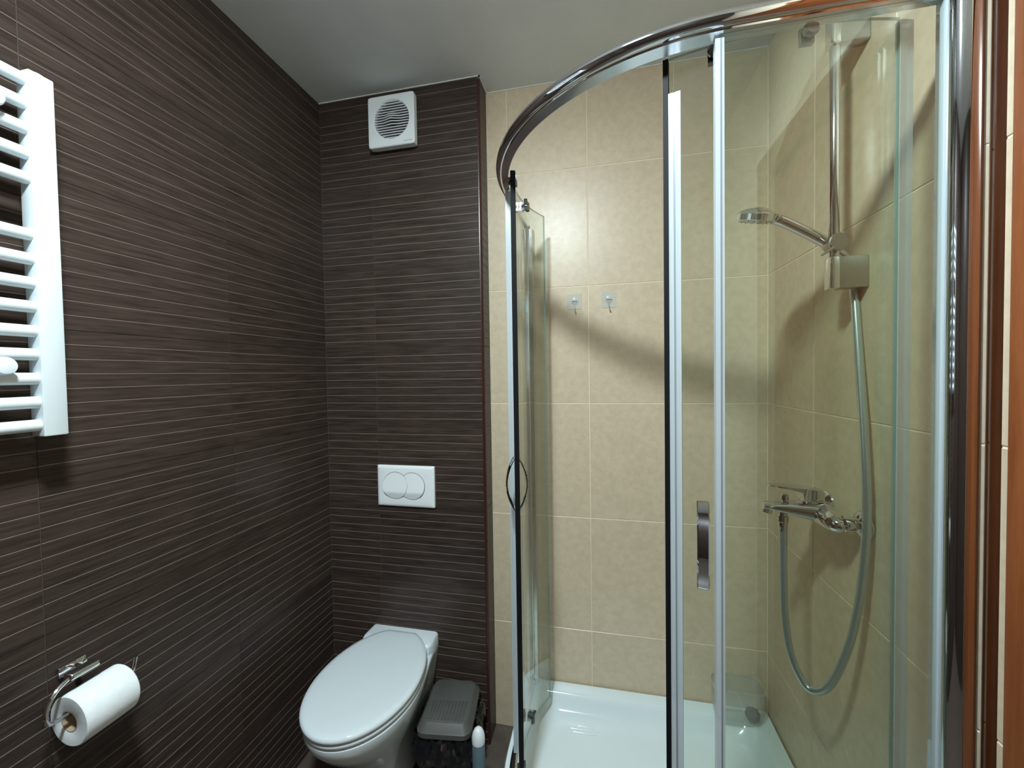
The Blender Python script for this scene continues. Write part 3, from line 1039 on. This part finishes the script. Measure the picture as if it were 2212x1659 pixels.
bm = B(); add_lathe(bm, (0.452, 1.130, 1.046), (0, 0, 1), [(0, 0.0085), (0.004, 0.0098), (0.026, 0.0098), (0.028, 0.012), (0.042, 0.012), (0.0428, 0.010)], 20)
link('hose_nut', bm, 'chrome', sh)

# ================================================================== MIXER TAP
MX, MY, MZ = 0.535, 1.130, 1.098
mx = thing('shower_mixer', (XR, MY, MZ), 'chrome lever shower mixer tap on the beige side wall', 'tap')
for y in (1.050, 1.205):
    bm = B()
    add_lathe(bm, (XR, y, MZ + 0.004), (-1, 0, 0), [(0, 0.034), (0.004, 0.0335), (0.010, 0.028), (0.016, 0.018), (0.018, 0.014)], 28)
    fl = link('wall_flange', bm, 'chrome', mx)
    bm = B(); add_lathe(bm, (XR - 0.014, y, MZ + 0.004), (-1, 0, 0), [(0, 0.014), (0.010, 0.016), (0.014, 0.018), (0.030, 0.018), (0.034, 0.013), (0.046, 0.013)], 24)
    link('union_nut', bm, 'chrome', fl)
bm = B()
bp_ = []
for k in range(21):
    t = -1 + 2 * k / 20
    y = MY - 0.003 + 0.094 * t
    r = 0.0245 * (1 - abs(t) ** 3.2) ** 0.5 + 0.002
    zc = MZ + 0.003 * math.cos(t * math.pi / 2)
    bp_.append([(MX + 1.10 * r * math.cos(2 * math.pi * j / 24), y, zc + r * math.sin(2 * math.pi * j / 24)) for j in range(24)])
rings(bm, bp_)
link('body', bm, 'chrome', mx)
bm = B()
sp = []
for k in range(15):
    t = k / 14
    x = MX - 0.130 * t
    hw_ = 0.030 * (1 - t) ** 1.4 + 0.0145
    hh = 0.019 * (1 - t) ** 1.1 + 0.0085
    zc = MZ + 0.006 + 0.009 * t
    sp.append([(x, MY + hw_ * math.cos(2 * math.pi * j / 20), zc + hh * math.copysign(abs(math.sin(2 * math.pi * j / 20)) ** 0.75, math.sin(2 * math.pi * j / 20))) for j in range(20)])
rings(bm, sp)
so = link('spout', bm, 'chrome', mx)
bm = B(); add_lathe(bm, (0.418, MY, MZ + 0.008), (-0.25, 0, -1), [(0, 0.011), (0.012, 0.011), (0.013, 0.009)], 18)
link('aerator', bm, 'chrome', so)
bm = B(); add_lathe(bm, (0.456, MY, MZ + 0.020), (0, 0, 1), [(0, 0.005), (0.010, 0.005), (0.011, 0.0085), (0.022, 0.0085), (0.025, 0.006), (0.026, 0.001)], 18)
link('diverter_knob', bm, 'chrome', so)
bm = B(); add_lathe(bm, (0.452, MY, 1.089), (0, 0, 1), [(0, 0.0085), (0.014, 0.0085)], 18)
link('hose_outlet', bm, 'chrome', so)
bm = B(); add_lathe(bm, (0.512, MY, MZ + 0.016), (0, 0, 1), [(0, 0.021), (0.016, 0.020), (0.020, 0.018)], 28)
link('cartridge_collar', bm, 'chrome', mx)
bm = B()
lv_ = []
for x, hw_, z0, z1 in ((0.536, 0.018, 1.132, 1.156), (0.532, 0.0205, 1.130, 1.159), (0.505, 0.021, 1.130, 1.162), (0.492, 0.0205, 1.132, 1.1635), (0.488, 0.020, 1.1525, 1.164), (0.460, 0.0175, 1.1590, 1.1655), (0.428, 0.0145, 1.1630, 1.1675), (0.418, 0.0125, 1.1648, 1.1678)):
    lv_.append([(x, MY - hw_, z0), (x, MY + hw_, z0), (x, MY + hw_, z1 - 0.001), (x, MY + hw_ - 0.003, z1), (x, MY - hw_ + 0.003, z1), (x, MY - hw_, z1 - 0.001)])
rings(bm, lv_)
link('lever', bm, 'chrome', mx, sharp=30)

# ================================================================== CLEAR TUB IN THE CORNER
tb = thing('plastic_tub', (0.462, 1.545, TRAY_Z), 'clear open plastic tub standing in the corner of the shower tray', 'tub')
bm = B()
def tubr(g, z, r=0.026): return zring(rrect(0.470, 1.538, 0.156 + g, 0.160 + g, 0.082 + g, r, 5, 0.0), z)
rings(bm, [tubr(-0.030, TRAY_Z, 0.016), tubr(-0.006, TRAY_Z + 0.010), tubr(0.0, TRAY_Z + 0.03), tubr(0.008, TRAY_Z + 0.116), tubr(0.005, TRAY_Z + 0.116), tubr(-0.003, TRAY_Z + 0.032), tubr(-0.010, TRAY_Z + 0.012), tubr(-0.032, TRAY_Z + 0.003, 0.014)])
link('tub_shell', bm, 'tub', tb, sharp=50)
bm = B()
rings(bm, [tubr(0.007, TRAY_Z + 0.1155), tubr(0.013, TRAY_Z + 0.117), tubr(0.013, TRAY_Z + 0.121), tubr(0.006, TRAY_Z + 0.122), tubr(0.004, TRAY_Z + 0.118), tubr(0.007, TRAY_Z + 0.1155)], False, False)
link('tub_rim', bm, 'tub_haze', tb)
bm = B()
bmesh.ops.create_icosphere(bm, subdivisions=3, radius=0.022)
for v in bm.verts:
    n_ = v.co.normalized()
    v.co = Vector((n_.x * 0.023, n_.y * 0.018, n_.z * 0.024)) * (1 + 0.14 * math.sin(n_.x * 13 + n_.z * 9) * math.cos(n_.y * 11 + n_.z * 7)) + Vector((0.516, 1.525, TRAY_Z + 0.026))
tag(link('scrub_pad', bm, 'scrub', loc=(0.516, 1.525, TRAY_Z + 0.003)), 'dark crumpled scrub pad inside the clear tub', 'scrub pad')
